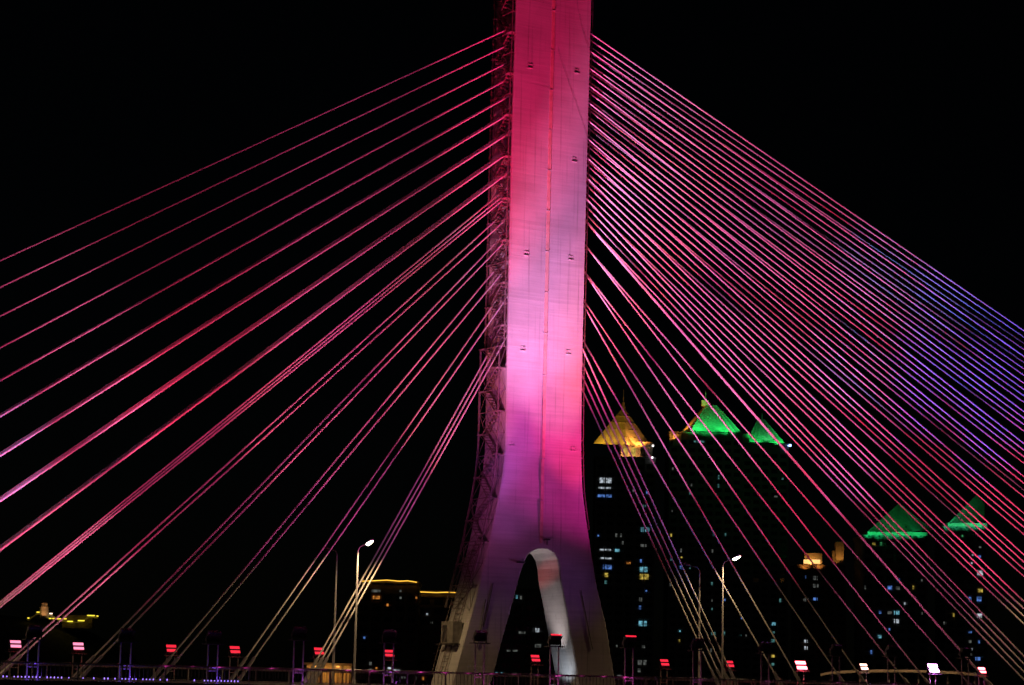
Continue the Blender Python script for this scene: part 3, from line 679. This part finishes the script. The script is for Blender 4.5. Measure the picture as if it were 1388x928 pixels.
# hill with a lit lookout tower
hp = on_d(70, 880, 900)
m = MB(); n = 24; rings = [(1.,-1.5),(.8,9),(.55,19),(.3,24),(.0,26)]
for k, (rr, z) in enumerate(rings):
    for i in range(n):
        a = 2*math.pi*i/n; q = 1 + .12*math.sin(3*a+k) + .06*random.random()
        m.v.append((hp.x + 75*rr*q*math.cos(a), hp.y + 90 + 75*rr*q*math.sin(a), z))
m.f += [(k*n+i, k*n+(i+1)%n, (k+1)*n+(i+1)%n, (k+1)*n+i) for k in range(4) for i in range(n)]
tag(m.build('hill', GROUND, smooth=True), kind='structure')
dl = 960
lt = thing('lookout_tower', 'small tiered lookout tower glowing orange on the dark hilltop', 'tower', on_d(60, 832, dl))
SAND = mat('sandstone', (.55,.48,.40), .8, noise=.15, scale=.5)
def cyl(a, b_, r0, r1, name, mt, par, n=12): return MB().tube(a, b_, r0, n, r1).build(name, mt, par)
cyl(on_d(60,838,dl), on_d(60,823.5,dl), 1.95, 1.75, 'lower_tier', SAND, lt)
cyl(on_d(60,823.5,dl), on_d(60,822.3,dl), 2.1, 2.0, 'gallery', SAND, lt)
cyl(on_d(60,822.3,dl), on_d(60,817,dl), .7, .7, 'upper_tier_core', WALL, lt)
for i in range(8):
    a = 2*math.pi*i/8; o_ = (hr*math.cos(a) + hf*math.sin(a))*1.25
    cyl(on_d(60,822.3,dl)+o_, on_d(60,817,dl)+o_, .2, .2, 'column', SAND, lt, 6)
cyl(on_d(60,817,dl), on_d(60,814.2,dl), 1.6, .1, 'cap_roof', BROWN, lt)
for x, y, dd in ((56,834,-5),(64,834,-5),(60,824,-5)):
    lamp('tower_wash', 'SPOT', on_d(x,y,dl+dd), (1.,.48,.17), 260, lt, on_d(60,y-9,dl), 70, .6, .2)
terr = thing('hilltop_terrace', 'low hilltop wall dotted with yellow lights beside the lookout tower', 'wall', on_d(100, 846, dl))
MB().box(on_d(106,842.5,dl+3), (6.5,2,2.8), (hr,hf,UP)).build('pavilion', BROWN, terr)
MB().path([on_d(x,y+2.2,dl+1) for x,y in ((38,838),(52,829),(69,832),(80,838),(98,842),(112,840),(120,834),(133,834.5))], .5, 6).build('parapet', SAND, terr)
YB = mat('yellow_bulb', (.2,.2,.1), .4, emit=(1.,.8,.06), estr=1.3); WB = mat('warm_bulb', (.2,.2,.1), .4, emit=(1.,.72,.5), estr=2.5)
for x, y, ww, mt in ((51.5,829.5,1.2,YB),(38.5,837.5,.8,YB),(69,831.5,1.3,WB),(68,838,1.0,YB),(73,838.2,1.2,YB),(80,838.5,1.6,YB),(88,838.5,1.4,YB),(95,842,2.4,YB),(110,841,2.8,YB),(121,834,1.8,YB),(126,834.2,1.6,YB),(132,834.8,.8,YB)):
    MB().box(on_d(x,y,dl-1), (ww*.5,.2,.24), (hr,hf,UP)).build('bulb', mt, terr)

# small orange-lit pavilion beyond the deck
dk = 235; kb = thing('roadside_pavilion', 'small flat-roofed pavilion lit orange inside, beyond the bridge railing', 'pavilion', frame_at(446, dk))
for x in (416,434,452,464,476):
    MB().tube(on_d(x,901,dk), on_d(x,937,dk), .11, 8).build('post', CREAM, kb)
MB().box(on_d(446,900,dk+1.4), (2.55,1.7,.12), (hr,hf,UP)).build('roof', CREAM, kb)
MB().box(on_d(446,918,dk+2.6), (2.4,.08,1.35), (hr,hf,UP)).build('back_wall', CREAM, kb)
for x in (428,458): lamp('pavilion_lamp', 'POINT', on_d(x,907,dk+.6), (1.,.42,.08), 60, kb, r=.1); 
for x in (428,458): MB().box(on_d(x,903.5,dk+.6), (.15,.1,.05), (hr,hf,UP)).build('ceiling_lamp', mat('orange_bulb',(.2,.1,.05),.4,emit=(1.,.5,.12),estr=2), kb)
lamp('pavilion_lamp', 'POINT', on_d(446,893,dk-1.8), (1.,.5,.12), 30, kb, r=.1)

# long arched canopy beyond the deck
dc = 262; cn = thing('arched_canopy', 'long low arched beige canopy roof beyond the bridge railing', 'canopy', frame_at(1222, dc))
n = 24; vs = []
for i in range(n+1):
    u = i/n; x = 1112 + 222*u; y = 911.5 - 7*math.sin(math.pi*min(1, u*1.15+.02))**.7 if u < .85 else 911.5 - 7*abs(math.sin(math.pi*min(1, u*1.15+.02)))**.7
    y = 913 - 6.5*(1-(2*u-1)**2)**.6 + 2.5*u
    for dd, dz in ((0,0),(0,-.3),(5,.12),(5,-.18)): vs.append(on_d(x, y, dc+dd) + UP*dz)
fs = []
for i in range(n):
    a, b_ = 4*i, 4*i+4
    fs += [(a,b_,b_+2,a+2),(a+1,a+3,b_+3,b_+1),(a,a+1,b_+1,b_),(a+2,b_+2,b_+3,a+3)]
MB().add(vs, fs).build('canopy_roof', CREAM, cn, True)
for x in (1125,1165,1205,1245,1285,1322):
    MB().tube(on_d(x,911,dc+2.5), on_d(x,911,dc+2.5)*1 - UP*(on_d(x,911,dc+2.5).z + 1.5), .12, 8).build('post', STEEL, cn)
for x in (1135,1190,1245,1300): lamp('canopy_lamp', 'POINT', on_d(x,896,dc-4), (1.,.62,.30), 110, cn, r=.1)
dm = thing('round_lamp', 'small pale round-topped cover beyond the railing by the lower cable ends', 'bollard', frame_at(1056, 225))
MB().tube(on_d(1056,921,225), on_d(1056,921,225) - UP*2.1, .35, 12).build('stem', CREAM, dm)
cyl(on_d(1056,921,225), on_d(1056,918.5,225), .42, .15, 'cap', CREAM, dm)
